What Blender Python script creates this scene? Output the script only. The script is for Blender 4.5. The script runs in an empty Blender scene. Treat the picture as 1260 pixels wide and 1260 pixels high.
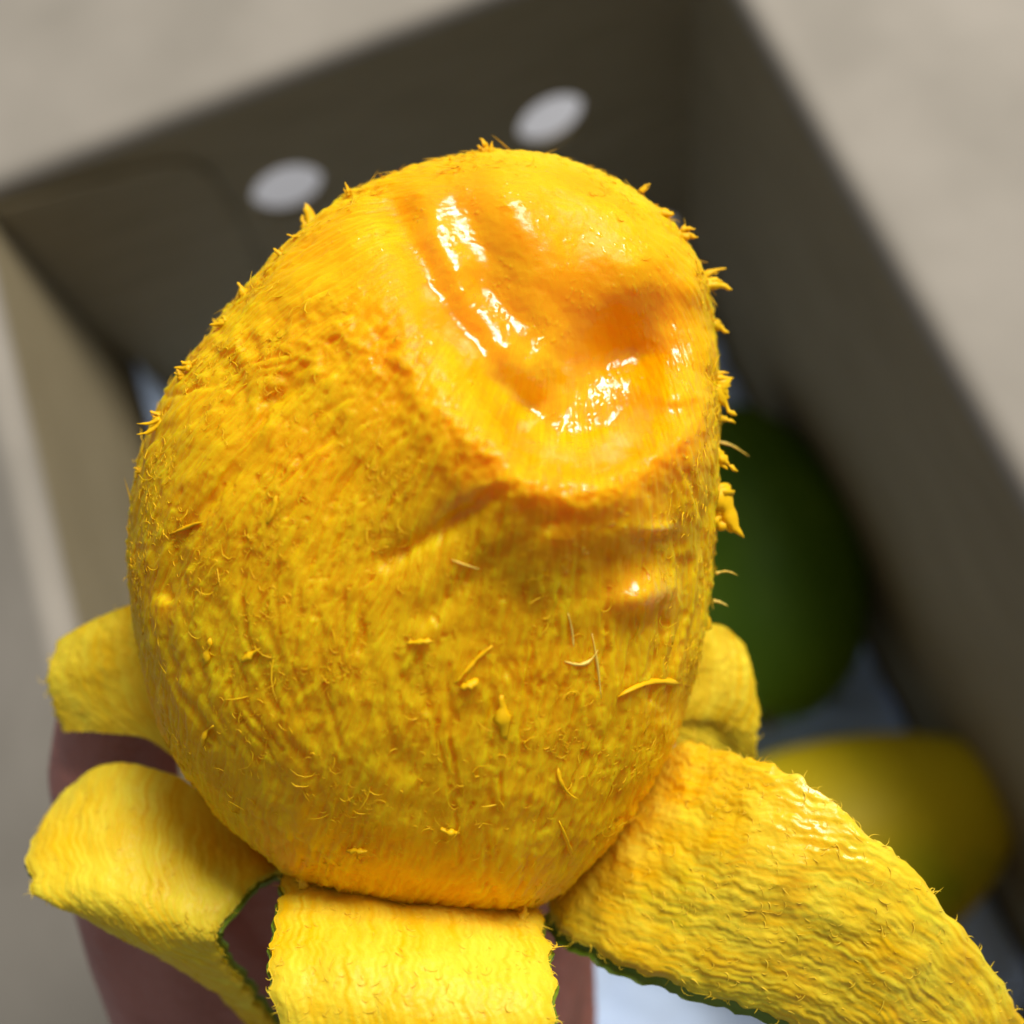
import bpy, bmesh, math, random
import numpy as np
from mathutils import Vector, Matrix

random.seed(7)
rng = np.random.default_rng(11)
sc = bpy.context.scene

# ------------------------------------------------------------------ camera
# World: the inner back-right corner of the cardboard box stands at x=0, y=0;
# the back wall runs along -x, the right wall along -y, z is up, ground z=0.
PX = 1260.0
FOV = math.radians(45.0)
F = PX / 2 / math.tan(FOV / 2)
BOX_H = 0.200
FLOOR_T = 0.004
RIM = BOX_H + FLOOR_T
d0 = np.array([-.932, -.363, .012]); d1 = np.array([.342, -.865, .367]); d2 = np.array([.123, -.346, -.93])
ez = -d2 / np.linalg.norm(d2)
ex = -d0 - ez * (-d0 @ ez); ex /= np.linalg.norm(ex)
ey = np.cross(ez, ex)
RW = np.array([ex, ey, ez])                 # camera axes -> world axes
CAM = np.array([-0.120, -0.273, RIM + 0.296])

cam_data = bpy.data.cameras.new('camera')
cam = bpy.data.objects.new('camera', cam_data)
sc.collection.objects.link(cam)
M = Matrix([[RW[i][j] for j in range(3)] + [CAM[i]] for i in range(3)] + [[0, 0, 0, 1]])
cam.matrix_world = M
cam_data.sensor_width = 36.0
cam_data.angle = FOV
cam_data.clip_start = 0.005
cam_data.clip_end = 50
cam_data.dof.use_dof = True
cam_data.dof.focus_distance = 0.150
cam_data.dof.aperture_fstop = 10.0
sc.camera = cam

def to_world(P):                            # camera-space points -> world
    return np.asarray(P) @ RW.T + CAM
def ray(x, y):
    return np.array([(x - 630) / F, -(y - 630) / F, -1.0])
def at(x, y, dist):                         # pixel + depth in metres -> world
    return to_world(ray(x, y) * dist)
def on_plane(x, y, axis, val):              # pixel + world plane -> world
    d = RW @ ray(x, y)
    return CAM + d * ((val - CAM[axis]) / d[axis])
def project(Pw):
    c = (np.asarray(Pw) - CAM) @ RW
    return 630 + F * c[..., 0] / -c[..., 2], 630 - F * c[..., 1] / -c[..., 2]

# ------------------------------------------------------------------ world + window light
world = bpy.data.worlds.new('World'); sc.world = world; world.use_nodes = True
bg = world.node_tree.nodes['Background']
bg.inputs[0].default_value = (0.90, 0.95, 1.0, 1); bg.inputs[1].default_value = 0.22

def window_light(name, direction_cam, dist, sx, sy, watts, col):
    L = bpy.data.lights.new(name, 'AREA'); L.shape = 'RECTANGLE'; L.size = sx; L.size_y = sy
    L.energy = watts; L.color = col
    o = bpy.data.objects.new(name, L); sc.collection.objects.link(o)
    tgt = Vector(at(560, 600, .16)); d = Vector(RW @ np.array(direction_cam)).normalized()
    o.location = tgt + d * dist
    o.rotation_euler = (-d).to_track_quat('-Z', 'Y').to_euler()
    return o
window_light('window_light', (0.24, 0.81, 0.53), 1.5, 0.80, 0.56, 34, (1.0, 0.975, 0.94))

vs = sc.view_settings
vs.view_transform = 'Standard'; vs.look = 'None'; vs.exposure = 0.0; vs.gamma = 1.0; vs.use_curve_mapping = False
sc.cycles.use_denoising = True
sc.cycles.max_bounces = 8

# ------------------------------------------------------------------ numpy noise
_perm = np.random.default_rng(3).permutation(256); _perm = np.concatenate([_perm, _perm, _perm])
_g = np.random.default_rng(5).normal(size=(256, 3)); _g /= np.linalg.norm(_g, axis=1)[:, None]
def noise(p):
    p = np.asarray(p, dtype=np.float64); i = np.floor(p).astype(np.int64); f = p - i; i &= 255
    u = f * f * f * (f * (f * 6 - 15) + 10); out = 0
    for dx in (0, 1):
        wx = u[:, 0] if dx else 1 - u[:, 0]
        for dy in (0, 1):
            wy = u[:, 1] if dy else 1 - u[:, 1]
            for dz in (0, 1):
                wz = u[:, 2] if dz else 1 - u[:, 2]
                h = _perm[_perm[_perm[i[:, 0] + dx] + i[:, 1] + dy] + i[:, 2] + dz]
                g = _g[h]
                out = out + wx * wy * wz * (g[:, 0] * (f[:, 0] - dx) + g[:, 1] * (f[:, 1] - dy) + g[:, 2] * (f[:, 2] - dz))
    return out * 1.6
def fbm(p, octs=3, gain=.5):
    a, s, o = 1.0, 0, 1.0
    for k in range(octs):
        s = s + a * noise(np.asarray(p) * o + 17.3 * k); a *= gain; o *= 2.03
    return s
def sstep(a, b, x):
    t = np.clip((x - a) / (b - a), 0, 1); return t * t * (3 - 2 * t)
def poly_sd(x, y, poly):                    # + inside, - outside
    poly = np.array(poly, float); n = len(poly); best = np.full(x.shape, 1e9); ins = np.zeros(x.shape, bool)
    for k in range(n):
        a, b = poly[k], poly[(k + 1) % n]; ab = b - a
        t = np.clip(((x - a[0]) * ab[0] + (y - a[1]) * ab[1]) / (ab @ ab), 0, 1)
        best = np.minimum(best, np.hypot(x - a[0] - t * ab[0], y - a[1] - t * ab[1]))
        c = ((a[1] > y) != (b[1] > y)) & (x < (b[0] - a[0]) * (y - a[1]) / (b[1] - a[1] + 1e-9) + a[0])
        ins ^= c
    return np.where(ins, best, -best)
def line_d(x, y, pts):
    best = np.full(x.shape, 1e9)
    for a, b in zip(pts[:-1], pts[1:]):
        a = np.array(a, float); ab = np.array(b, float) - a
        t = np.clip(((x - a[0]) * ab[0] + (y - a[1]) * ab[1]) / (ab @ ab), 0, 1)
        best = np.minimum(best, np.hypot(x - a[0] - t * ab[0], y - a[1] - t * ab[1]))
    return best
def gauss(x, y, cx, cy, sx, sy, rot=0):
    c, s = math.cos(math.radians(rot)), math.sin(math.radians(rot))
    u = (x - cx) * c + (y - cy) * s; v = -(x - cx) * s + (y - cy) * c
    return np.exp(-(u / sx) ** 2 - (v / sy) ** 2)

# ------------------------------------------------------------------ materials
def mat(name):
    m = bpy.data.materials.new(name); m.use_nodes = True
    return m, m.node_tree.nodes, m.node_tree.links, m.node_tree.nodes['Principled BSDF']
def N(nodes, t, **kw):
    n = nodes.new(t)
    for k, v in kw.items():
        if k.startswith('i_'):
            key = k[2:]; n.inputs[int(key) if key.isdigit() else key].default_value = v
        else: setattr(n, k, v)
    return n
def ramp(nodes, stops):
    r = nodes.new('ShaderNodeValToRGB'); e = r.color_ramp.elements
    while len(e) < len(stops): e.new(0.5)
    for k, (p, c) in enumerate(stops): e[k].position = p; e[k].color = (*c, 1)
    return r

def flesh_material(name, dry_a, dry_b, wet_c, sss, bump):
    m, ns, ln, b = mat(name)
    tc = N(ns, 'ShaderNodeTexCoord')
    n1 = N(ns, 'ShaderNodeTexNoise', i_Scale=260.0, i_Detail=4.0, i_Roughness=.6)
    n2 = N(ns, 'ShaderNodeTexNoise', i_Scale=55.0, i_Detail=3.0)
    n3 = N(ns, 'ShaderNodeTexNoise', i_Scale=1300.0, i_Detail=3.0, i_Roughness=.65)
    for n in (n1, n2, n3): ln.new(tc.outputs['Object'], n.inputs['Vector'])
    r1 = ramp(ns, [(.22, dry_a), (.78, dry_b)])
    mx = N(ns, 'ShaderNodeMath', operation='ADD'); mu = N(ns, 'ShaderNodeMath', operation='MULTIPLY', i_1=.5)
    ln.new(n1.outputs[0], mx.inputs[0]); ln.new(n2.outputs[0], mx.inputs[1]); ln.new(mx.outputs[0], mu.inputs[0])
    fa = N(ns, 'ShaderNodeAttribute', attribute_name='fib'); fm = N(ns, 'ShaderNodeMath', operation='MULTIPLY_ADD', i_1=.62); fk = N(ns, 'ShaderNodeMath', operation='MULTIPLY', i_1=.42)
    ln.new(mu.outputs[0], fk.inputs[0]); ln.new(fa.outputs['Fac'], fm.inputs[0]); ln.new(fk.outputs[0], fm.inputs[2]); ln.new(fm.outputs[0], r1.inputs[0])
    at_ = N(ns, 'ShaderNodeAttribute', attribute_name='wet')
    mix = N(ns, 'ShaderNodeMix', data_type='RGBA'); wr = ramp(ns, [(.30, (wet_c[0], wet_c[1] * .80, wet_c[2])), (.50, wet_c), (.72, (wet_c[0], wet_c[1] * 1.38, wet_c[2] + .002))])
    wm = N(ns, 'ShaderNodeMath', operation='MULTIPLY_ADD', i_1=.30); wk = N(ns, 'ShaderNodeMath', operation='MULTIPLY', i_1=.72)
    ln.new(n2.outputs[0], wk.inputs[0]); ln.new(fa.outputs['Fac'], wm.inputs[0]); ln.new(wk.outputs[0], wm.inputs[2]); ln.new(wm.outputs[0], wr.inputs[0]); ln.new(wr.outputs[0], mix.inputs[7])
    ln.new(at_.outputs['Fac'], mix.inputs[0]); ln.new(r1.outputs[0], mix.inputs[6])
    ln.new(mix.outputs[2], b.inputs['Base Color'])
    gl = N(ns, 'ShaderNodeAttribute', attribute_name='gloss')
    rr = N(ns, 'ShaderNodeMapRange', i_3=.50, i_4=.20); ln.new(gl.outputs['Fac'], rr.inputs[0]); ln.new(rr.outputs[0], b.inputs['Roughness'])
    cw = N(ns, 'ShaderNodeMapRange', i_3=.05, i_4=1.0); ln.new(gl.outputs['Fac'], cw.inputs[0]); ln.new(cw.outputs[0], b.inputs['Coat Weight'])
    cr = N(ns, 'ShaderNodeMapRange', i_3=.24, i_4=.07); ln.new(gl.outputs['Fac'], cr.inputs[0]); ln.new(cr.outputs[0], b.inputs['Coat Roughness']); b.inputs['Coat IOR'].default_value = 1.5
    b.inputs['IOR'].default_value = 1.4; b.inputs['Specular IOR Level'].default_value = .22
    b.inputs['Subsurface Weight'].default_value = sss
    b.inputs['Subsurface Radius'].default_value = (1.0, .48, .07)
    b.inputs['Subsurface Scale'].default_value = .0050
    bp = N(ns, 'ShaderNodeBump', i_Strength=bump, i_Distance=.0004); ln.new(n3.outputs[0], bp.inputs['Height'])
    bs = N(ns, 'ShaderNodeMapRange', i_3=bump, i_4=bump * .45); ln.new(at_.outputs['Fac'], bs.inputs[0]); ln.new(bs.outputs[0], bp.inputs['Strength'])
    ln.new(bp.outputs[0], b.inputs['Normal'])
    # the thin film of juice follows only the broader relief
    bc = N(ns, 'ShaderNodeBump', i_Strength=.10, i_Distance=.0005); ln.new(n1.outputs[0], bc.inputs['Height'])
    bd = N(ns, 'ShaderNodeBump', i_Strength=.24, i_Distance=.0004); ln.new(n3.outputs[0], bd.inputs['Height']); ln.new(bc.outputs[0], bd.inputs['Normal'])
    ln.new(bd.outputs[0], b.inputs['Coat Normal'])
    return m
FLESH = flesh_material('mango_flesh', (.86, .39, .0), (.92, .55, .004), (.88, .385, .0), .85, .2)
PEELF = flesh_material('peel_flesh', (.88, .48, .002), (.95, .69, .04), (.90, .50, .003), .25, .24)
def plain(name, col, rough=.6, **kw):
    m, ns, ln, b = mat(name); b.inputs['Base Color'].default_value = (*col, 1); b.inputs['Roughness'].default_value = rough
    for k, v in kw.items(): b.inputs[k.replace('_', ' ')].default_value = v
    return m
def noisy(name, stops, scale, rough, bump=0.0, bscale=None, detail=4.0, stretch=None, **kw):
    m, ns, ln, b = mat(name); tc = N(ns, 'ShaderNodeTexCoord')
    src = tc.outputs['Object']
    if stretch:
        mp = N(ns, 'ShaderNodeMapping'); mp.inputs['Scale'].default_value = stretch; ln.new(src, mp.inputs[0]); src = mp.outputs[0]
    n = N(ns, 'ShaderNodeTexNoise', i_Scale=scale, i_Detail=detail); ln.new(src, n.inputs['Vector'])
    r = ramp(ns, stops); ln.new(n.outputs[0], r.inputs[0]); ln.new(r.outputs[0], b.inputs['Base Color'])
    b.inputs['Roughness'].default_value = rough
    for k, v in kw.items(): b.inputs[k.replace('_', ' ')].default_value = v
    if bump:
        n2 = N(ns, 'ShaderNodeTexNoise', i_Scale=bscale or scale * 4, i_Detail=4.0); ln.new(src, n2.inputs['Vector'])
        bp = N(ns, 'ShaderNodeBump', i_Strength=bump, i_Distance=.001); ln.new(n2.outputs[0], bp.inputs['Height']); ln.new(bp.outputs[0], b.inputs['Normal'])
    return m
FIBRE = noisy('pale_fibre', [(.3, (.86, .50, .02)), (.7, (.93, .68, .12))], 120, .4, Subsurface_Weight=.2, Subsurface_Scale=.001)
SHRED = flesh_material('torn_flesh', (.82, .40, .0), (.90, .56, .006), (.88, .42, .0), .0, .2)
PEEL_SHRED = flesh_material('torn_peel_flesh', (.88, .52, .004), (.94, .66, .04), (.9, .54, .0), .0, .2)
SKIN_GREEN = noisy('mango_skin_green', [(.3, (.11, .20, .012)), (.7, (.22, .30, .02))], 60, .42, .3, 900)
GREEN_FRUIT = noisy('green_mango_skin', [(.3, (.055, .115, .002)), (.7, (.10, .17, .004))], 22, .6, .15, 700, Specular_IOR_Level=.2)
YELLOW_FRUIT = noisy('yellow_mango_skin', [(.38, (.50, .50, .010)), (.50, (.90, .66, .014)), (.75, (.92, .62, .014))], 14, .5, .15, 700, Specular_IOR_Level=.25)
CARD = noisy('cardboard', [(.3, (.215, .168, .086)), (.7, (.27, .215, .118))], 30, .85, .12, 500, stretch=(1, 1, 6))
CARD_F = noisy('cardboard_flap', [(.3, (.28, .248, .20)), (.7, (.345, .305, .25))], 24, .85, .12, 500)
CARD_E = noisy('cardboard_edge', [(.3, (.25, .19, .12)), (.7, (.34, .27, .17))], 400, .9, .4, 900)
PAPER = noisy('packing_paper', [(.3, (.52, .64, .84)), (.7, (.60, .71, .90))], 12, .75, .1, 300)
GROUND = noisy('ground', [(.3, (.30, .30, .32)), (.7, (.36, .36, .38))], 9, .5, .05, 200)
HAND = noisy('hand_skin', [(.3, (.40, .150, .110)), (.7, (.50, .205, .160))], 70, .42, .7, 420, Subsurface_Weight=.15, Subsurface_Scale=.002)
NAIL = plain('nail', (.42, .24, .20), .3)
STEM = noisy('stem', [(.3, (.10, .06, .03)), (.7, (.16, .10, .05))], 200, .8, .4)

# ------------------------------------------------------------------ object helpers
def empty(name, loc, label, cat, group=None):
    o = bpy.data.objects.new(name, None); sc.collection.objects.link(o); o.location = loc; o.empty_display_size = .02
    o['label'] = label; o['category'] = cat
    if group: o['group'] = group
    return o
def base_of(o):
    p = Vector((0, 0, 0))
    while o is not None: p = p + o.location; o = o.parent
    return np.array(p)
def mesh_obj(name, V, Fc, material, parent=None, smooth=True, attrs=None, kind=None):
    V = np.asarray(V, dtype=np.float64)
    if parent is not None: V = V - base_of(parent)
    me = bpy.data.meshes.new(name)
    if isinstance(Fc, np.ndarray):
        nf, k = Fc.shape
        me.vertices.add(len(V)); me.vertices.foreach_set('co', V.astype(np.float32).ravel())
        me.loops.add(nf * k); me.loops.foreach_set('vertex_index', Fc.astype(np.int32).ravel())
        me.polygons.add(nf); me.polygons.foreach_set('loop_start', np.arange(0, nf * k, k, dtype=np.int32))
        me.update(calc_edges=True)
    else:
        me.from_pydata([tuple(v) for v in V], [], [tuple(f) for f in Fc]); me.update()
    me.validate()
    me.polygons.foreach_set('use_smooth', np.full(len(me.polygons), smooth))
    for an, av in (attrs or {}).items():
        a = me.attributes.new(an, 'FLOAT', 'POINT'); a.data.foreach_set('value', np.asarray(av, dtype=np.float32))
    me.materials.append(material)
    o = bpy.data.objects.new(name, me); sc.collection.objects.link(o)
    if parent is not None: o.parent = parent
    if kind: o['kind'] = kind
    return o
def grid_faces(nr, nc, wrap=False, flip=False, off=0):
    r = np.arange(nr - 1)[:, None]; c = np.arange(nc if wrap else nc - 1)[None, :]; c2 = (c + 1) % nc
    q = np.stack([r * nc + c, r * nc + c2, (r + 1) * nc + c2, (r + 1) * nc + c], -1).reshape(-1, 4)
    if flip: q = q[:, ::-1]
    return q + off
def grid_normals(P):
    du = np.gradient(P, axis=0); dv = np.gradient(P, axis=1); n = np.cross(du, dv)
    return n / (np.linalg.norm(n, axis=-1, keepdims=True) + 1e-12)

# ------------------------------------------------------------------ ground
g = mesh_obj('ground', [(-4, -4, 0), (4, -4, 0), (4, 4, 0), (-4, 4, 0)], [(0, 1, 2, 3)], GROUND, smooth=False)
g['kind'] = 'structure'; g['label'] = 'pale grey ground under the cardboard box'

# ------------------------------------------------------------------ cardboard box
BW, BL, T = 0.232, 0.335, 0.004
box = empty('cardboard_box', (-BW / 2, -BL / 2, 0), 'open brown cardboard fruit box with round vent holes and folded-out flaps', 'box')

def panel_with_holes(name, origin, ax, ay, an, w, h, t, holes, material, parent, bend=None):
    """board of size w x h along ax, ay, thickness t along an; holes = (u, v, radius); real openings with cut edges."""
    origin, ax, ay, an = [np.array(q, float) for q in (origin, ax, ay, an)]
    bm = bmesh.new()
    def loop(pts): return [bm.verts.new(tuple(origin + ax * u + ay * v)) for u, v in pts]
    per = []
    for k in range(12): per.append((w * k / 12, 0))
    for k in range(12): per.append((w, h * k / 12))
    for k in range(12): per.append((w - w * k / 12, h))
    for k in range(12): per.append((0, h - h * k / 12))
    loops = [loop(per)] + [loop([(u + r * math.cos(i * math.tau / 40), v + r * math.sin(i * math.tau / 40)) for i in range(40)]) for u, v, r in holes]
    edges = []
    for L in loops:
        for i in range(len(L)): edges.append(bm.edges.new((L[i], L[(i + 1) % len(L)])))
    res = bmesh.ops.triangle_fill(bm, use_beauty=True, use_dissolve=False, edges=edges)
    faces = [f for f in bm.faces]
    ext = bmesh.ops.extrude_face_region(bm, geom=faces)
    bmesh.ops.translate(bm, verts=[v for v in ext['geom'] if isinstance(v, bmesh.types.BMVert)], vec=Vector(an * t))
    bmesh.ops.recalc_face_normals(bm, faces=bm.faces)
    V = np.array([v.co[:] for v in bm.verts]); Fc = [[v.index for v in f.verts] for f in bm.faces] if not bm.verts.index_update() else None
    bm.free()
    return mesh_obj(name, V, Fc, material, parent, smooth=False)

HOLES = [(.052, .062), (.146, .046)]
X, Y, Z = np.eye(3)
# walls (inner faces at x=0, y=0, x=-BW, y=-BL)
panel_with_holes('wall', (-BW, 0, FLOOR_T), X, Z, Y, BW, BOX_H, T, [(BW - a, BOX_H - b, .0125) for a, b in HOLES] + [(BW - .016, .042, .011), (BW - .10, .05, .0125)], CARD, box)
panel_with_holes('wall', (0, T, FLOOR_T), -Y, Z, X, BL + 2 * T, BOX_H, T, [], CARD, box)
panel_with_holes('wall', (-BW, T, FLOOR_T), -Y, Z, -X, BL + 2 * T, BOX_H, T, [(.24, .13, .0125)], CARD, box)
panel_with_holes('wall', (-BW, -BL, FLOOR_T), X, Z, -Y, BW, BOX_H, T, [(.07, .14, .0125), (.16, .14, .0125)], CARD, box)
panel_with_holes('floor_panel', (-BW - T, -BL - T, .0), X, Y, Z, BW + 2 * T, BL + 2 * T, FLOOR_T - .0004, [], CARD, box)
# folded inner tab glued against the back wall, rounded top corner
def inner_tab():
    pts = [(-BW + .003, .015), (-.176, .015), (-.1655, .150), (-.1655, .176), (-.169, .185), (-.178, .189), (-BW + .003, .1975)]
    V = [(x, -.0004, FLOOR_T + z) for x, z in pts] + [(x, -.0018, FLOOR_T + z) for x, z in pts]; n = len(pts)
    Fc = [list(range(n)), list(range(2 * n - 1, n - 1, -1))] + [[i, n + i, n + (i + 1) % n, (i + 1) % n] for i in range(n)]
    mesh_obj('folded_tab', V, Fc, CARD, box, smooth=False)
inner_tab()
def flap(p0, along, out, length, tilt, w):
    """folded-out flap with a rounded crease, one curved board."""
    p0, along, out = [np.array(q, float) for q in (p0, along, out)]
    prof = []
    r = .006
    for k in range(9):
        a = (math.pi / 2 + tilt) * k / 8
        prof.append((r - r * math.cos(a), r * math.sin(a)))
    ca, sa = math.sin(math.pi / 2 + tilt), math.cos(math.pi / 2 + tilt)
    e = prof[-1]
    for k in range(1, 11): prof.append((e[0] + ca * length * k / 10, e[1] + sa * length * k / 10 - .003 * (k / 10) ** 2))
    prof = np.array(prof); nrm = np.gradient(prof, axis=0); nrm = np.stack([nrm[:, 1], -nrm[:, 0]], 1); nrm /= np.linalg.norm(nrm, axis=1)[:, None]
    other = prof + nrm * .0036
    ring = np.concatenate([prof, other[::-1]]); nc = len(ring)
    S = np.linspace(0, w, 12)
    V = np.array([[p0 + along * s + out * q[0] + np.array([0, 0, q[1]]) for q in ring] for s in S])
    Fc = [list(f) for f in grid_faces(12, nc, wrap=True)] + [list(range(nc))[::-1], [11 * nc + k for k in range(nc)]]
    mesh_obj('flap', V.reshape(-1, 3), Fc, CARD_F, box, smooth=False)
zt = RIM + .0003
flap((-BW, 0, zt), X, Y, .125, math.radians(-6), BW)
flap((0, 0, zt), -Y, X, .125, math.radians(2), BL)
flap((-BW, 0, zt), -Y, -X, .125, math.radians(25), BL)
flap((-BW, -BL, zt), X, -Y, .125, math.radians(60), BW)

# ------------------------------------------------------------------ crumpled packing paper lining floor and left wall
def paper():
    nu, nv = 110, 120
    u = np.linspace(0, 1, nu)[:, None] * np.ones((1, nv)); v = np.ones((nu, 1)) * np.linspace(0, 1, nv)[None, :]
    s = u * (BW + .085)                       # arc length from the top of the left wall, down and across the floor
    hW = .095
    x = np.where(s < hW, -BW + .006 + .010 * sstep(hW - .03, hW, s), -BW + .016 + (s - hW))
    z = np.where(s < hW, FLOOR_T + .010 + (hW - s), FLOOR_T + .010)
    y = -BL + .008 + v * (BL - .016)
    P = np.stack([x, y, z], -1); q = P.reshape(-1, 3)
    n1 = np.abs(fbm(q * 16, 2)).reshape(nu, nv); n2 = np.abs(noise(q * 55 + 9)).reshape(nu, nv)
    lift = .010 * n1 + .004 * n2
    P[..., 2] += np.where(s < hW, 0, lift - .006); P[..., 0] += np.where(s < hW, lift * .6 - .001, 0)
    P[..., 0] = np.clip(P[..., 0], -BW + .002, -.004)
    P[..., 2] = np.maximum(P[..., 2], FLOOR_T + .0012)
    B = P - grid_normals(P) * .0003
    V = np.concatenate([P.reshape(-1, 3), B.reshape(-1, 3)]); n = nu * nv
    o = mesh_obj('packing_paper', V, np.concatenate([grid_faces(nu, nv), grid_faces(nu, nv, flip=True, off=n)]), PAPER)
    o['label'] = 'crumpled bluish white packing paper lining the bottom of the box'; o['category'] = 'paper'
paper()

# ------------------------------------------------------------------ whole mangoes lying in the box
def whole_mango(label, center, axis, length, width, material):
    axis = np.array(axis, float); axis /= np.linalg.norm(axis)
    side = np.cross(axis, [0, 0, 1.0]); side /= np.linalg.norm(side); upv = np.cross(side, axis)
    o = empty('whole_mango', (center[0], center[1], center[2] - width * .48), label, 'mango', 'whole mangoes lying in the box')
    nt, npn = 64, 72
    t = np.linspace(0, math.pi, nt)[:, None]; p = np.linspace(0, math.tau, npn, endpoint=False)[None, :]
    prof = np.sin(t) ** .92 * (1 + .14 * np.cos(t))
    a = -np.cos(t) * length / 2 * np.ones_like(p)
    bend = .10 * width * np.sin(t) ** 2
    b = prof * np.cos(p) * width / 2 + bend; c = prof * np.sin(p) * width / 2 * .92
    dent = -.05 * length * np.exp(-(t / .22) ** 2)
    P = center + (a - dent)[..., None] * axis + b[..., None] * side + c[..., None] * upv
    q = P.reshape(-1, 3); P = P + grid_normals(P) * (fbm(q * 30, 2) * .0008).reshape(nt, npn, 1)
    mesh_obj('fruit_skin', P.reshape(-1, 3), grid_faces(nt, npn, wrap=True, flip=True), material, o)
    c0 = P[0].mean(0)
    V, Fc = [], []
    for k, (r, h) in enumerate([(.0035, -.002), (.0032, .001), (.0022, .003), (.0024, .006), (.0006, .0065)]):
        for i in range(10):
            an = i * math.tau / 10; V.append(c0 - axis * h + side * math.cos(an) * r + upv * math.sin(an) * r)
    mesh_obj('stem_stub', V, grid_faces(5, 10, wrap=True), STEM, o)
    return o
gc = on_plane(918, 690, 2, .048); 
whole_mango('dark green whole mango leaning on the side wall of the box', gc, RW @ np.array([-.10, 1, 0]) * np.array([1, 1, .0]), .128, .072, GREEN_FRUIT)
yc = on_plane(1062, 1010, 2, .050)
whole_mango('yellow green ripe whole mango lying behind the hanging peel strip', yc, (RW @ np.array([1, .25, 0])) * np.array([1, 1, 0]), .105, .074, YELLOW_FRUIT)

# ------------------------------------------------------------------ the peeled mango
D = 0.172; K = D / F
mango = empty('peeled_mango', tuple(at(560, 1130, D + .02)), 'juicy orange peeled mango with a scooped wet hollow and hanging peel strips', 'mango')

SIL = [(620, 180), (550, 192), (480, 212), (425, 240), (380, 275), (335, 320), (290, 370), (255, 415), (220, 460), (195, 505), (180, 545), (168, 600),
       (162, 660), (164, 730), (172, 790), (190, 860), (215, 925), (255, 985), (305, 1035), (360, 1078), (440, 1106), (520, 1122), (600, 1128), (668, 1118),
       (720, 1078), (780, 1005), (828, 930), (852, 860), (870, 780), (882, 700), (886, 620), (885, 540), (888, 470), (886, 400), (876, 345), (848, 290), (800, 240), (740, 205), (680, 186)]
CX, CY = 540.0, 660.0
pp = np.array(SIL, float) - (CX, CY)
ang = np.arctan2(pp[:, 1], pp[:, 0]); rad = np.hypot(pp[:, 0], pp[:, 1]); o_ = np.argsort(ang); ang, rad = ang[o_], rad[o_]
angp = np.concatenate([ang - math.tau, ang, ang + math.tau]); radp = np.tile(rad, 3)
NP, NF, NB = 1400, 400, 56
phi = np.linspace(-math.pi, math.pi, NP, endpoint=False)
R = np.interp(phi, angp, radp)
kern = np.exp(-np.linspace(-2, 2, 41) ** 2); kern /= kern.sum()
R = np.convolve(np.concatenate([R[-20:], R, R[:20]]), kern, 'valid') * .967
th = np.concatenate([np.linspace(.0003, math.pi / 2, NF), np.linspace(math.pi / 2, math.pi - .0003, NB + 1)[1:]])
U = R[None, :] * np.sin(th)[:, None] * np.cos(phi)[None, :]; W = R[None, :] * np.sin(th)[:, None] * np.sin(phi)[None, :]
BF, BB = 300.0, 265.0
zc = np.cos(th); Zp = np.where(zc > 0, BF * np.sign(zc) * np.abs(zc) ** .88, BB * np.sign(zc) * np.abs(zc) ** .9)[:, None] * np.ones((1, NP))
lx = (CX + U - 630); ly = -(CY + W - 630)
def ppx(lx, ly, z): s = D / (D - z * K); return 630 + lx * s, 630 - ly * s
pu, pv = ppx(lx, ly, Zp)
front = np.clip(zc, 0, 1)[:, None] * np.ones((1, NP))
fade = sstep(.02, .30, front)

SCOOP = [(600, 196), (532, 216), (492, 262), (486, 330), (508, 400), (548, 470), (588, 535), (632, 584), (692, 608), (770, 596), (838, 545), (872, 470), (876, 390), (850, 315), (795, 248), (700, 205)]
def smooth_loop(P, n):
    P = np.array(P, float); m = len(P); t = np.linspace(0, m, n, endpoint=False); i = t.astype(int); f = (t - i)[:, None]
    a, b, c, d = P[(i - 1) % m], P[i], P[(i + 1) % m], P[(i + 2) % m]
    return .5 * (2 * b + (c - a) * f + (2 * a - 5 * b + 4 * c - d) * f ** 2 + (3 * b - a - 3 * c + d) * f ** 3)
SCOOP = smooth_loop(SCOOP, 72)
wob = 20 * fbm(np.stack([pu, pv, 0 * pu], -1).reshape(-1, 3) / 90, 2).reshape(pu.shape)
sd = poly_sd(pu + wob, pv - wob * .6, SCOOP)
ins = np.clip(sd, 0, None)
wallw = 95 - 24 * sstep(430, 560, pv) - 20 * sstep(700, 840, pu)
disp = -104 * (1 - np.exp(-(ins / wallw) ** 2)) * (.30 + .70 * sstep(270, 530, pv))
EDGE = smooth_loop([(300, 430), (380, 420), (450, 425), (520, 490), (590, 556), (650, 596), (720, 602), (790, 578), (850, 535), (900, 500)], 50)[:-5]
ed_ = line_d(pu + wob * .4, pv + wob * .4, [tuple(q) for q in EDGE])
ey_ = np.interp(pu, EDGE[:, 0], EDGE[:, 1]); below = sstep(-25, 25, pv - ey_)
ampl = np.interp(pu, [300, 400, 480, 580, 660, 760, 860, 900], [0, 6, 18, 46, 74, 70, 42, 12])
disp += ampl * np.exp(-(ed_ / (52 + 34 * sstep(600, 440, pu) + 70 * below)) ** 2)
disp -= 14 * gauss(pu, pv, 775, 700, 130, 60, -10) + 6 * gauss(pu, pv, 560, 640, 90, 34, -35)
def groove(pts, depth, w):
    global disp
    disp = disp - depth * np.exp(-(line_d(pu + wob * .5, pv, pts) / w) ** 2)
groove([(486, 262), (520, 335), (565, 405), (600, 450), (635, 500)], 24, 27)
groove([(568, 262), (596, 330), (630, 382), (652, 400)], 8, 22)
groove([(640, 250), (668, 330), (676, 420)], -13, 36)
groove([(655, 500), (690, 545), (735, 540), (780, 500)], 18, 25)
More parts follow.
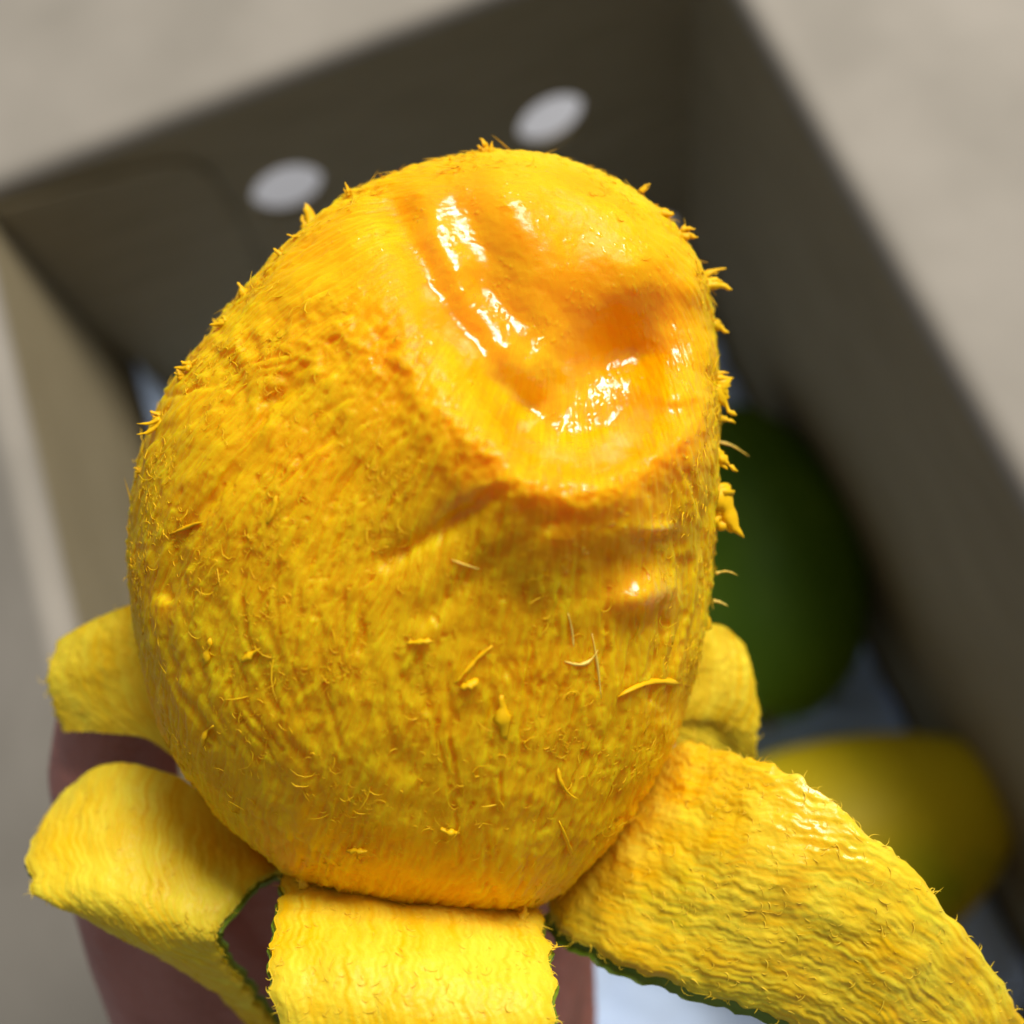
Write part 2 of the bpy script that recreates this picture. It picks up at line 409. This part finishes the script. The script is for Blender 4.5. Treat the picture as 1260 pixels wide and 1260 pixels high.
groove([(700, 440), (740, 385), (800, 350), (850, 350)], -8, 30)
disp -= 38 * gauss(pu, pv, 780, 415, 76, 50, -15) + 2 * gauss(pu, pv, 722, 272, 70, 56, 20)
disp += 10 * gauss(pu, pv, 800, 480, 60, 30, -25)
disp += 30 * gauss(pu, pv, 792, 732, 40, 24, -22)
disp += 13 * gauss(pu, pv, 806, 650, 24, 9, -4)
groove([(372, 452), (330, 500), (270, 590), (222, 670), (205, 730)], 9, 9)
groove([(610, 612), (545, 650), (470, 690)], 9, 12)
groove([(870, 585), (862, 700), (850, 800), (838, 900)], 11, 8)
groove([(842, 690), (835, 780), (820, 880)], 8, 6)
groove([(815, 770), (800, 860)], 7, 6)
groove([(680, 640), (600, 690), (520, 760)], 6, 14)
disp = disp + 7 * fbm(np.stack([pu, pv, 0 * pu], -1).reshape(-1, 3) / 42 + 5.5, 3).reshape(pu.shape) * np.exp(-(ed_ / 55) ** 2)
disp = disp * fade

# relief in the fruit's own longitude / latitude, so that fibres run stem to tip
Q = np.stack([lx, ly, Zp], -1) * 1.0
stem = np.array([560 - 630, -(1150 - 630), -20.0]); tip = np.array([600 - 630, -(150 - 630), -10.0]); axis = (tip - stem); LA = np.linalg.norm(axis); axis /= LA
axis = np.array([110, 300, 170.0]); axis /= np.linalg.norm(axis)
rel = Q - np.array([-90, -30, 0.0]); al = rel @ axis; perp = rel - al[..., None] * axis
e1 = np.cross(axis, [0, 0, 1.0]); e1 /= np.linalg.norm(e1); e2 = np.cross(e1, axis)
pr = np.linalg.norm(perp, axis=-1) + 1e-6
prn = np.maximum(pr, 60)
dirv = np.stack([(perp @ e1) / pr, (perp @ e2) / pr], -1)
lat = np.arctan2(al, pr) * 420
q2 = np.stack([dirv[..., 0] * 380, dirv[..., 1] * 380, lat], -1).reshape(-1, 3)
q3 = Q.reshape(-1, 3)
sh = pu.shape
warp = (.7 * noise(q3 / 110) + .3 * fbm(q3 / 55, 1))[:, None]
def aniso(wid, length, seed, octs=2):
    p = q2 / np.array([wid, wid, length]) + seed + warp * np.array([1.3, 1.3, .9]); return fbm(p, octs).reshape(sh) * sstep(70, 230, pr)
wetm = np.clip(sstep(-150, 15, sd + 75 * fbm(q3 / 60 + 5, 3).reshape(sh) + 35 * sstep(560, 420, pv)) , 0, 1)
wetm = np.maximum(wetm, gauss(pu, pv, 792, 730, 60, 40)); wetm = np.maximum(wetm, .7 * gauss(pu, pv, 740, 650, 150, 50)); wetm = np.maximum(wetm, .75 * gauss(pu, pv, 570, 620, 90, 60, -30))
wetm = wetm * sstep(.30, .62, front) * (1 - .85 * sstep(800, 850, pu) * sstep(540, 600, pv))
dry = 1 - wetm
gloss = sstep(2, 46, sd + 16 * fbm(q3 / 26 + 91, 3).reshape(sh)) * (1 - np.clip(1.3 * gauss(pu, pv, 750, 268, 125, 95), 0, 1)) * sstep(.30, .62, front)
gloss = np.maximum(gloss, gauss(pu, pv, 792, 728, 34, 22)); gloss = np.maximum(gloss, .7 * gauss(pu, pv, 570, 620, 40, 14, -30)); gloss = np.maximum(gloss, gauss(pu, pv, 806, 650, 22, 9))
speck = sstep(.42, .62, fbm(q3 / 6 + 200, 2).reshape(sh)) * np.clip(wetm * 1.2, 0, 1) * sstep(-.2, .4, fbm(q3 / 40 + 150, 2).reshape(sh))
gloss = np.maximum(gloss, speck)
lump = fbm(q3 / 48 + 3, 3).reshape(sh); fine = fbm(q3 / 7.5 + 21, 2).reshape(sh); tuft = fbm(q3 / 14 + 40, 2).reshape(sh)
st1 = aniso(9, 36, 1); st2 = aniso(24, 80, 7); st3 = aniso(4.5, 20, 13); st4 = -np.abs(aniso(26, 210, 61)) * sstep(.1, .5, fbm(q3 / 120 + 77, 2).reshape(sh) + .25)
clump = sstep(-.15, .45, fbm(q3 / 75 + 13, 2).reshape(sh))
pit = np.clip(aniso(12, 22, 31) - .5, 0, 1)
low = sstep(620, 1000, pv)
relief = dry * (2.9 * lump + (1.7 + 1.3 * sstep(900, 1080, pv)) * st1 + 2.6 * st2 + 3.6 * st4 + .9 * st3 + .35 * fine + 1.7 * np.clip(tuft, -.2, 1) * (1 - .5 * low) * clump - 6 * pit)
relief += wetm * (1.6 * lump + .8 * st2 + .5 * st1 + .4 * tuft + .3 * fine + 1.3 * speck)
grng = np.random.default_rng(23)
torn = np.zeros(sh)
def flow_line(x, y, n, step):
    pts = [(x, y)]
    for k in range(n):
        ra = np.array([x - 690, y - 430.0]); ra /= np.linalg.norm(ra); co = np.array([600 - x, 1180 - y]); co /= np.linalg.norm(co)
        wgt = min(1, max(0, (y - 480) / 520)); v = ra * (1 - wgt) * .9 + co * (.25 + .75 * wgt) + grng.normal(size=2) * .12; v /= np.linalg.norm(v)
        x, y = x + v[0] * step, y + v[1] * step; pts.append((x, y))
    return pts
seeds = [(grng.uniform(190, 860), grng.uniform(430, 1000)) for k in range(95)] + [(grng.uniform(700, 870), grng.uniform(620, 950)) for k in range(34)] + [(grng.uniform(260, 560), grng.uniform(400, 640)) for k in range(30)]
for x, y in seeds:
    ln_n = int(grng.integers(3, 9)); pl = np.array(flow_line(x, y, ln_n, 22)); wd = grng.uniform(3.0, 6.5); dpt = grng.uniform(3.0, 7.5)
    mk = (front > .05) & (pu > pl[:, 0].min() - 22) & (pu < pl[:, 0].max() + 22) & (pv > pl[:, 1].min() - 22) & (pv < pl[:, 1].max() + 22)
    if mk.any():
        dd_ = line_d(pu[mk] + 5 * lump[mk], pv[mk] + 5 * lump[mk], [tuple(q) for q in pl])
        torn[mk] += -dpt * np.exp(-(dd_ / wd) ** 2) + .45 * dpt * np.exp(-((dd_ - 2.2 * wd) / (1.2 * wd)) ** 2)
relief = relief + .36 * np.clip(torn, -9, 3) * (dry ** .6)
rim = np.exp(-((th - math.pi / 2) / .30) ** 2)[:, None]
relief += rim * (2.2 * np.clip(fine, 0, 1) + 2.5 * np.clip(tuft, -1, 1)) * (.5 + .5 * dry)
P0 = np.stack([lx * K, ly * K, -D + (Zp + disp) * K], -1)
nr = grid_normals(P0)
if (nr[5] @ np.array([0, 0, 1.0])).mean() < 0: nr = -nr
P1 = P0 + nr * (relief * (1 - .22 * dry) * K)[..., None]
body_w = to_world(P1.reshape(-1, 3))
body_n = (nr.reshape(-1, 3)) @ RW.T
fc = grid_faces(NF + NB, NP, wrap=True, flip=True)
body = mesh_obj('flesh', body_w, fc, FLESH, mango, attrs={'wet': wetm.ravel(), 'gloss': gloss.ravel(), 'fib': np.clip(.5 + .42 * aniso(7, 75, 51) + .35 * fbm(q3 / 90 + 31, 2).reshape(sh), 0, 1).ravel()})
bu, bv = project(body_w)
vis = (zc > .0)[:, None] & np.ones((1, NP), bool); vis = vis.ravel()
fi = np.nonzero(vis)[0]; fbu, fbv = bu[fi], bv[fi]
def surf(x, y):                                  # body surface under a pixel
    k = fi[np.argmin((fbu - x) ** 2 + (fbv - y) ** 2)]
    return body_w[k], body_n[k]

# ------------------------------------------------------------------ fibres (tapered curved threads)
def thread(path, radii, flat=.55, seg=4):
    path = np.array(path, float); n = len(path); tg = np.gradient(path, axis=0); tg /= np.linalg.norm(tg, axis=1)[:, None] + 1e-12
    ref = np.array([.31, .52, .79]); a = np.cross(tg, ref); a /= np.linalg.norm(a, axis=1)[:, None] + 1e-12; b = np.cross(tg, a)
    ph = np.arange(seg) * math.tau / seg
    V = path[:, None, :] + radii[:, None, None] * (np.cos(ph)[None, :, None] * a[:, None, :] + flat * np.sin(ph)[None, :, None] * b[:, None, :])
    return V.reshape(-1, 3), np.concatenate([grid_faces(n, seg, wrap=True)])
def fuzz_mesh(name, pos, nrm, flow, length, radius, lift, material, parent, wet=0.0):
    Vs, Fs, off = [], [], 0
    for p, n, f, L, r, lf in zip(pos, nrm, flow, length, radius, lift):
        f = f - n * (f @ n); f = f / (np.linalg.norm(f) + 1e-9); s = np.cross(n, f)
        cu = rng.normal() * 1.3; m = 5
        t = np.linspace(0, 1, m)
        th_ = cu * t
        pts = p - n * r * .6 + L * (t[:, None] * (np.cos(th_)[:, None] * f + np.sin(th_)[:, None] * s) + (lf * t ** 1.4 - .25 * lf * t ** 3)[:, None] * n)
        V, Fq = thread(pts, r * (1 - .82 * t ** 1.5)); Vs.append(V); Fs.append(Fq + off); off += len(V)
    return mesh_obj(name, np.concatenate(Vs), np.concatenate(Fs), material, parent, kind='stuff', attrs={'wet': np.full(off, wet), 'fib': np.full(off, .75)})
def body_fuzz():
    dens = (dry ** 1.5 * (.06 + clump ** 1.5) * (1 - .5 * low) * (front > .0)).ravel(); w = np.zeros(len(dens)); w[fi] = dens[fi]
    dA = (np.sin(th)[:, None] * R[None, :]).ravel() * .8 + 40; w = w * dA
    rimw = ((np.abs(zc) < .16)[:, None] * (.2 + .8 * dry)).ravel() * ((pv < 1000) & (pu < 900)).ravel()
    merid = RW @ axis
    for name, nb, nrm_, Lg, L0, r0, r1_, l0, l1, jit in (('flesh_fuzz', 7000, 520, 1.7, 3.0, .45, 1.0, .03, .30, .40), ('flesh_curls', 750, 120, 4.2, 6.0, .7, 1.5, .05, .5, .8)):
        idx = np.concatenate([rng.choice(len(w), nb, p=w / w.sum()), rng.choice(len(w), nrm_, p=rimw / rimw.sum())]); n_ = len(idx)
        fl = -merid[None, :] * rng.choice([-1, 1], n_, p=[.3, .7])[:, None] + rng.normal(size=(n_, 3)) * jit
        L = (rng.gamma(2.2, Lg, n_) + L0) * K; r = rng.uniform(r0, r1_, n_) * K; lift = rng.uniform(l0, l1, n_); lift[nb:] *= 1.6
        fuzz_mesh(name, body_w[idx], body_n[idx], fl, L, r, lift, SHRED, mango)
body_fuzz()

def shred(x0, y0, x1, y1, w, name='flesh_shred', out=.0, curl=.15, material=None, flat=.6, strands=3, depth=None):
    """ragged torn bit of flesh: a few tapering strands that share a root in the surface."""
    p, n = surf(x0, y0); dep = -((p - CAM) @ RW)[2]
    m = 9; t = np.linspace(0, 1, m); Vs, Fs, off = [], [], 0
    dx, dy = x1 - x0, y1 - y0; ln_ = math.hypot(dx, dy)
    inner = poly_sd(np.array([x0 * .5 + x1 * .5]), np.array([y0 * .5 + y1 * .5]), SIL)[0] > 14
    if depth: dep, inner = depth, False
    if inner: strands = 1
    for k in range(strands):
        if k == 0: sc_, sh_, an = 1.0, 0.0, 0.0
        else: sc_, sh_, an = rng.uniform(.45, .85), rng.normal() * w * .55, rng.normal() * .28
        ux, uy = dx * math.cos(an) - dy * math.sin(an), dx * math.sin(an) + dy * math.cos(an)
        bx, by = x0 - dy / ln_ * sh_ - dx * .15, y0 + dx / ln_ * sh_ - dy * .15
        cc = curl + rng.normal() * .06
        xs = bx + ux * sc_ * t * 1.15 - uy * cc * np.sin(t * math.pi) + rng.normal(size=m) * w * .08
        ys = by + uy * sc_ * t * 1.15 + ux * cc * np.sin(t * math.pi) + rng.normal(size=m) * w * .08
        if inner:
            dp = np.array([-((surf(a, b)[0] - CAM) @ RW)[2] for a, b in zip(xs, ys)]); dp = np.convolve(np.pad(dp, 1, 'edge'), [.25, .5, .25], 'valid') - K * (w * .25 + out * t)
            prof = .35 + .65 * np.sin(np.clip(t * 1.05, 0, 1) * math.pi) ** .8
        else:
            dp = dep - (w * .25 * K) - out * K * t; prof = .18 + 1.25 * (1 - t) ** .9
        rr = np.clip(w * K * prof * (.75 if k else 1) * (1 + (.35 if inner else .18) * rng.normal(size=m)), .35 * K, None); rr[-1] *= .6
        V, Fq = thread(np.array([at(a, b, q) for a, b, q in zip(xs, ys, dp)]), rr, flat, 6)
        Vs.append(V); Fs += [list(f) for f in (Fq + off)] + [[off + q for q in range(6)][::-1], [off + (m - 1) * 6 + q for q in range(6)]]; off += len(V)
    V = np.concatenate(Vs)
    mesh_obj(name, V, Fs, material or SHRED, mango, attrs={'wet': np.full(len(V), .25), 'fib': np.full(len(V), .6)})
SHREDS = [(872, 352, 901, 356, 8), (868, 340, 894, 330, 5), (880, 400, 897, 410, 7), (882, 462, 903, 466, 5), (884, 480, 906, 512, 10), (884, 515, 905, 520, 5),
          (884, 560, 908, 580, 7), (886, 610, 914, 664, 15), (886, 600, 898, 625, 10), (882, 640, 905, 655, 10), (840, 290, 858, 292, 7), (812, 262, 830, 264, 9), (790, 235, 800, 226, 4),
          (598, 186, 590, 170, 5), (604, 186, 606, 174, 3), (430, 238, 424, 224, 3), (385, 275, 376, 250, 8), (368, 290, 352, 288, 3), (345, 312, 336, 305, 4),
          (300, 362, 292, 347, 5), (275, 395, 258, 400, 5), (268, 405, 262, 392, 4), (232, 452, 214, 452, 5), (222, 465, 216, 452, 4), (195, 520, 168, 535, 4), (196, 510, 184, 506, 4), (172, 580, 164, 575, 3),
          (618, 862, 622, 910, 7), (545, 1020, 566, 1024, 5), (430, 1046, 452, 1048, 5), (505, 790, 535, 788, 4), (600, 800, 560, 842, 4), (585, 838, 566, 846, 7),
          (838, 846, 760, 858, 6), (870, 770, 862, 742, 4), (690, 1016, 704, 1056, 3), (690, 950, 712, 984, 3), (215, 655, 250, 642, 3),
          (330, 640, 340, 610, 3), (300, 812, 320, 798, 6), (258, 790, 250, 822, 5), (262, 896, 248, 920, 4)]
for s_ in SHREDS: shred(*s_, out=random.uniform(0, 6), curl=random.uniform(-.12, .12))
for s_ in [(880, 545, 922, 562, 1.6), (884, 706, 908, 708, 1.6), (880, 740, 896, 746, 1.8), (700, 812, 736, 800, 1.6), (730, 790, 740, 860, 1.2), (700, 760, 706, 796, 1.3), (560, 690, 590, 700, 1.3)]:
    shred(*s_, name='loose_fibre', out=4, curl=random.uniform(-.2, .2), material=FIBRE, flat=.9, strands=1)

# ------------------------------------------------------------------ peel strips
def catmull(P, n):
    P = np.asarray(P, float); m = len(P); Pe = np.concatenate([[2 * P[0] - P[1]], P, [2 * P[-1] - P[-2]]])
    t = np.linspace(0, m - 1 - 1e-9, n); i = t.astype(int); f = (t - i).reshape((-1,) + (1,) * (P.ndim - 1))
    a, b, c, d = Pe[i], Pe[i + 1], Pe[i + 2], Pe[i + 3]
    return .5 * (2 * b + (c - a) * f + (2 * a - 5 * b + 4 * c - d) * f ** 2 + (3 * b - a - 3 * c + d) * f ** 3)
def peel(rows, label, nr=170, nc=150, amp=1.0, seed=0, thick=.0015, fuzz=700, jag=5.0, wet=.0, rimw=(5, 5)):
    ctl = np.array([[ray(x, y) * dd for x, y, dd in r] for r in rows])
    Gd = catmull(np.swapaxes(catmull(ctl, nr), 0, 1), nc); Gd = np.swapaxes(Gd, 0, 1)          # nr x nc x 3, camera space
    # ragged cut edges
    vv = np.linspace(0, 1, nc)
    edge_n = fbm(np.stack([np.arange(nr) / 13.0, np.full(nr, seed * 3.1), np.zeros(nr)], -1), 3)[:, None]
    edge_m = fbm(np.stack([np.arange(nr) / 13.0, np.full(nr, seed * 5.7 + 40), np.zeros(nr)], -1), 3)[:, None]
    across = np.gradient(Gd, axis=1); across /= np.linalg.norm(across, axis=-1, keepdims=True) + 1e-9
    Gd = Gd + across * (K * jag * (edge_m * np.clip((vv - .9) / .1, 0, 1) - edge_n * np.clip((.1 - vv) / .1, 0, 1)))[..., None]
    nrm = grid_normals(Gd); s = 1 if nrm[nr // 2, nc // 2, 2] > 0 else -1; nrm = nrm * s
    flip = s < 0
    lu = np.cumsum(np.linalg.norm(np.gradient(Gd, axis=0), axis=-1), 0) / K; lv = np.cumsum(np.linalg.norm(np.gradient(Gd, axis=1), axis=-1), 1) / K
    q = Gd.reshape(-1, 3) / K
    qa = np.stack([lv.ravel() / 6, lu.ravel() / 55, np.full(lu.size, seed * 9.0)], -1) * np.array([1, .6, 1]); qa = qa + noise(q / 140)[:, None] * .9
    qb = np.stack([lv.ravel() / 17, lu.ravel() / 80, np.full(lu.size, seed * 9.0 + 4)], -1) + noise(q / 150 + 8)[:, None] * .6
    rel = amp * (1.0 * fbm(qa, 2) + .8 * fbm(qb, 2) + 4.6 * fbm(q / 60 + seed, 2) + 1.2 * np.clip(fbm(q / 13 + seed, 2), -.3, 1) + .6 * fbm(q / 5 + seed, 2)).reshape(nr, nc)
    # flesh thins out at the cut edges
    ed = np.minimum(vv, 1 - vv)[None, :] * np.ones((nr, 1)); thin = 1 - np.clip(1 - ed / .06, 0, 1) ** 2
    top = Gd + nrm * ((rel * K + thick * .35) * thin)[..., None]
    bot = Gd - nrm * (thick * .65)
    n = nr * nc
    V = np.concatenate([top.reshape(-1, 3), bot.reshape(-1, 3)])
    ids = np.arange(n).reshape(nr, nc); bd = np.concatenate([ids[0, :-1], ids[:-1, -1], ids[-1, :0:-1], ids[:0:-1, 0]]); b2 = np.roll(bd, -1)
    side = np.stack([bd, bd + n, b2 + n, b2], -1)
    if flip: Fc = np.concatenate([grid_faces(nr, nc, flip=True), grid_faces(nr, nc, off=n), side[:, ::-1][:, ::-1]])
    else: Fc = np.concatenate([grid_faces(nr, nc), grid_faces(nr, nc, flip=True, off=n), side[:, ::-1]])
    wt = np.clip(wet * (.5 + fbm(q / 30 + 3 * seed, 2)), 0, 1)
    o = mesh_obj('peel_strip', to_world(V), Fc, PEELF, mango, attrs={'wet': np.concatenate([wt, wt * 0]), 'gloss': np.concatenate([wt, wt * 0]), 'fib': np.tile(np.clip(.55 + .5 * fbm(qa * np.array([1.2, .8, 1]) + 33, 2) + .4 * fbm(q / 70 + 9 * seed, 2), 0, 1), 2)})
    o['label'] = label
    # green outer skin, a thin sheet on the back that just shows along the cut edge
    st = 3
    Gs = Gd[::st, ::st]; ns_ = nrm[::st, ::st]; a2 = across[::st, ::st]; v2 = vv[::st]
    Gs = Gs + a2 * (K * (rimw[1] * np.clip((v2 - .93) / .07, 0, 1) - rimw[0] * np.clip((.07 - v2) / .07, 0, 1)))[None, :, None]
    A = Gs - ns_ * (thick * .55); B = Gs - ns_ * (thick * .65 + .0006); m = A.shape[0] * A.shape[1]; r2, c2 = A.shape[:2]
    ids = np.arange(m).reshape(r2, c2); bd = np.concatenate([ids[0, :-1], ids[:-1, -1], ids[-1, :0:-1], ids[:0:-1, 0]]); b2 = np.roll(bd, -1)
    mesh_obj('green_skin', to_world(np.concatenate([A.reshape(-1, 3), B.reshape(-1, 3)])),
             np.concatenate([grid_faces(r2, c2, flip=flip), grid_faces(r2, c2, flip=not flip, off=m), np.stack([bd, b2, b2 + m, bd + m], -1)]), SKIN_GREEN, o)
    if fuzz:
        k = rng.integers(0, n, fuzz); ke = (rng.integers(0, nr, fuzz // 12) * nc + rng.choice([0, 1, nc - 2, nc - 1], fuzz // 12))
        pos = to_world(np.concatenate([V[k], V[ke]])); nn = np.concatenate([nrm.reshape(-1, 3)[k], nrm.reshape(-1, 3)[ke]]) @ RW.T
        fl0 = np.gradient(Gd, axis=0).reshape(-1, 3); fl = np.concatenate([fl0[k], across.reshape(-1, 3)[ke] * K * 40 * np.where((ke % nc) > nc / 2, 1, -1)[:, None]]) @ RW.T
        fl = fl / (np.linalg.norm(fl, axis=1)[:, None] + 1e-9) + rng.normal(size=fl.shape) * .4
        L = np.concatenate([rng.gamma(2, 2.2, len(k)) + 3, rng.gamma(2, 2.5, len(ke)) + 3]) * K; r = rng.uniform(.45, 1.0, len(pos)) * K
        fuzz_mesh('peel_fuzz', pos, nn, fl, L, r, np.concatenate([rng.uniform(.02, .3, len(k)), rng.uniform(-.2, .6, len(ke))]), PEEL_SHRED, o)
    return o

peel([[(352, 1060, .1740), (430, 1076, .1712), (510, 1090, .1705), (590, 1098, .1712), (664, 1110, .1735)],
      [(350, 1086, .1625), (426, 1092, .1607), (508, 1104, .1600), (594, 1116, .1607), (668, 1132, .1625)],
      [(336, 1140, .1515), (418, 1144, .1505), (506, 1152, .1500), (596, 1162, .1505), (678, 1176, .1520)],
      [(333, 1205, .1450), (420, 1208, .1440), (507, 1214, .1435), (597, 1220, .1440), (681, 1230, .1455)],
      [(346, 1275, .1435), (428, 1280, .1415), (510, 1285, .1410), (597, 1290, .1415), (681, 1290, .1435)],
      [(358, 1350, .1460), (436, 1355, .1440), (512, 1360, .1435), (592, 1360, .1440), (676, 1358, .1460)]],
     'yellow peel strip folded down at the front of the fruit', seed=1, amp=.85, jag=7, rimw=(4, 11))
peel([[(672, 1116, .1740), (715, 1068, .1722), (760, 1016, .1718), (800, 966, .1722), (838, 913, .1745)],
      [(700, 1156, .1670), (756, 1094, .1648), (803, 1034, .1640), (845, 975, .1648), (880, 922, .1670)],
      [(785, 1194, .1595), (838, 1132, .1570), (880, 1070, .1555), (918, 1006, .1560), (948, 942, .1580)],
      [(875, 1226, .1555), (922, 1166, .1530), (962, 1105, .1515), (998, 1045, .1517), (1026, 988, .1535)],
      [(968, 1258, .1545), (1008, 1210, .1525), (1045, 1160, .1510), (1080, 1106, .1510), (1108, 1060, .1525)],
      [(1050, 1320, .1570), (1088, 1280, .1555), (1125, 1240, .1542), (1162, 1198, .1542), (1195, 1158, .1555)],
      [(1110, 1400, .1630), (1150, 1368, .1615), (1190, 1336, .1605), (1230, 1302, .1605), (1266, 1268, .1615)]],
     'broad yellow peel strip hanging down beside the yellow green mango', nr=200, nc=150, seed=2, amp=1.05, jag=9, fuzz=1000, wet=.5, rimw=(17, 4))
peel([[(66, 990, .1790), (130, 945, .1780), (205, 953, .1768), (275, 1000, .1757), (352, 1068, .1750)],
      [(36, 1045, .1715), (108, 1016, .1702), (185, 1033, .1685), (245, 1060, .1672), (316, 1084, .1670)],
      [(44, 1100, .1660), (104, 1096, .1642), (168, 1108, .1625), (222, 1128, .1615), (268, 1146, .1615)],
      [(104, 1126, .1670), (142, 1142, .1658), (184, 1158, .1645), (228, 1172, .1640), (268, 1172, .1640)],
      [(200, 1174, .1730), (224, 1188, .1722), (248, 1202, .1716), (270, 1208, .1712), (292, 1204, .1712)],
      [(264, 1212, .1795), (276, 1222, .1792), (288, 1230, .1790), (300, 1234, .1788), (314, 1233, .1788)],
      [(305, 1258, .1840), (312, 1261, .1840), (319, 1263, .1840), (326, 1264, .1840), (335, 1262, .1840)],
      [(340, 1310, .1870), (344, 1312, .1870), (348, 1314, .1870), (352, 1314, .1870), (356, 1312, .1870)]],
     'yellow peel strip curling away to a thin torn tail', nr=200, nc=130, seed=3, amp=.8, jag=8)
peel([[(205, 730, .1790), (150, 748, .1792), (105, 770, .1805), (72, 792, .1830)],
      [(205, 800, .1800), (150, 808, .1786), (98, 820, .1795), (58, 832, .1820)],
      [(218, 870, .1800), (165, 862, .1790), (110, 862, .1798), (64, 866, .1822)],
      [(250, 965, .1800), (190, 912, .1795), (130, 900, .1805), (76, 898, .1830)]],
     'short peel strip standing out behind the thumb side of the fruit', nr=120, nc=100, seed=4, amp=.6, fuzz=250)
peel([[(815, 764, .1780), (882, 768, .1812), (905, 784, .1815), (914, 800, .1825)],
      [(812, 820, .1780), (880, 822, .1805), (908, 830, .1808), (927, 842, .1820)],
      [(800, 880, .1780), (872, 876, .1805), (906, 882, .1808), (932, 886, .1818)],
      [(798, 902, .1785), (868, 894, .1815), (906, 903, .1816), (932, 915, .1825)],
      [(900, 942, .1850), (910, 942, .1845), (920, 944, .1845), (934, 948, .1850)],
      [(905, 980, .1860), (912, 980, .1860), (922, 980, .1860), (930, 980, .1860)]],
     'small peel strip standing up behind the broad hanging peel', nr=130, nc=90, seed=5, amp=.8, fuzz=250)

# torn tufts standing along the fold of the front strip
for s_ in [(372, 1090, 366, 1076, 4), (420, 1096, 416, 1084, 3), (468, 1101, 470, 1086, 4), (514, 1106, 505, 1080, 6), (530, 1108, 528, 1094, 4), (560, 1113, 556, 1098, 5), (602, 1120, 604, 1106, 4), (640, 1128, 646, 1112, 4)]:
    shred(*s_, out=0, curl=random.uniform(-.2, .2), material=PEEL_SHRED, depth=.1592)

# ------------------------------------------------------------------ hand cupping the fruit from below (one continuous body)
def hand():
    bm = bmesh.new()
    def ball(p, r):
        bmesh.ops.create_icosphere(bm, subdivisions=2, radius=r, matrix=Matrix.Translation(Vector(p)))
    def limb(pts):
        pts = [(at(x, y, dd), r) for x, y, dd, r in pts]
        for (a, ra), (b, rb) in zip(pts[:-1], pts[1:]):
            n = max(2, int(np.linalg.norm(b - a) / .003))
            for k in range(n + 1):
                t = k / n; ball(a + (b - a) * t, ra + (rb - ra) * t)
    limb([(560, 1800, .250, .030), (545, 1560, .240, .027), (520, 1420, .232, .027)])                     # forearm and wrist
    limb([(480, 1800, .250, .028), (470, 1560, .240, .026), (450, 1420, .232, .026)])
    for x0, x1 in ((360, 330), (430, 410), (510, 500), (570, 580), (610, 635)):                          # palm
        limb([(x0 * .6 + 200, 1420, .232, .020), (x0, 1270, .227, .019), (x1, 1080, .226, .0145)])
    limb([(590, 1300, .218, .016), (620, 1220, .216, .0145), (640, 1130, .216, .012)])                   # heel below the little finger
    limb([(400, 1380, .224, .020), (280, 1270, .214, .0175), (200, 1160, .207, .0125), (160, 1060, .202, .0108), (140, 950, .198, .0105), (148, 868, .1945, .0098), (165, 815, .192, .0080)])   # thumb
    for pts in ([(335, 1080, .225, .0105), (300, 930, .224, .0095), (300, 780, .220, .0088), (330, 680, .216, .0078)],
                [(415, 1080, .226, .0105), (400, 900, .226, .0098), (400, 720, .222, .0090), (420, 600, .217, .0080)],
                [(500, 1080, .226, .0102), (505, 900, .226, .0095), (510, 740, .222, .0088), (520, 630, .217, .0078)],
                [(590, 1080, .226, .0095), (610, 940, .225, .0086), (620, 810, .221, .0078), (625, 720, .217, .0070)]):
        limb(pts)
    me = bpy.data.meshes.new('hand_raw'); bm.to_mesh(me); bm.free()
    tmp = bpy.data.objects.new('hand_raw', me); sc.collection.objects.link(tmp)
    rm = tmp.modifiers.new('r', 'REMESH'); rm.mode = 'VOXEL'; rm.voxel_size = .0014
    sm = tmp.modifiers.new('s', 'SMOOTH'); sm.iterations = 8; sm.factor = .5
    bpy.context.view_layer.update()
    dg = bpy.context.evaluated_depsgraph_get(); ev = tmp.evaluated_get(dg); em = ev.to_mesh()
    V = np.empty(len(em.vertices) * 3); em.vertices.foreach_get('co', V); V = V.reshape(-1, 3)
    Fc = [list(p.vertices) for p in em.polygons]
    ev.to_mesh_clear(); bpy.data.objects.remove(tmp); bpy.data.meshes.remove(me)
    root = at(520, 1420, .232)
    o = mesh_obj('hand', V - root, Fc, HAND); o.location = tuple(root)
    o['label'] = 'brown hand cupping the peeled mango from below, thumb along its side'; o['category'] = 'hand'
    # thumb nail, on the outer side of the thumb tip
    c = at(140, 838, .1905); nx = (at(170, 815, .192) - at(140, 905, .196)); nx /= np.linalg.norm(nx)
    out = RW @ np.array([-.86, .1, .5]); out -= nx * (out @ nx); out /= np.linalg.norm(out); sy = np.cross(nx, out)
    nu, nv = 12, 12; Vn = []
    for i in range(nu):
        for j in range(nv):
            a = (i / (nu - 1) - .5) * 2; b = (j / (nv - 1) - .5) * 2
            wv = .0052 * (1 - .25 * max(0, a) ** 2)
            Vn.append(at(156, 842, .1935) + nx * a * .0060 + sy * b * wv + out * (.0094 - .0026 * b * b - .0006 * a * a))
    Vn = np.array(Vn); V2 = Vn - out * .0012; n = nu * nv
    ids = np.arange(n).reshape(nu, nv); bd = np.concatenate([ids[0, :-1], ids[:-1, -1], ids[-1, :0:-1], ids[:0:-1, 0]]); b2 = np.roll(bd, -1)
    mesh_obj('thumbnail', np.concatenate([Vn, V2]), np.concatenate([grid_faces(nu, nv), grid_faces(nu, nv, flip=True, off=n), np.stack([bd, b2, b2 + n, bd + n], -1)]), NAIL, o)
hand()
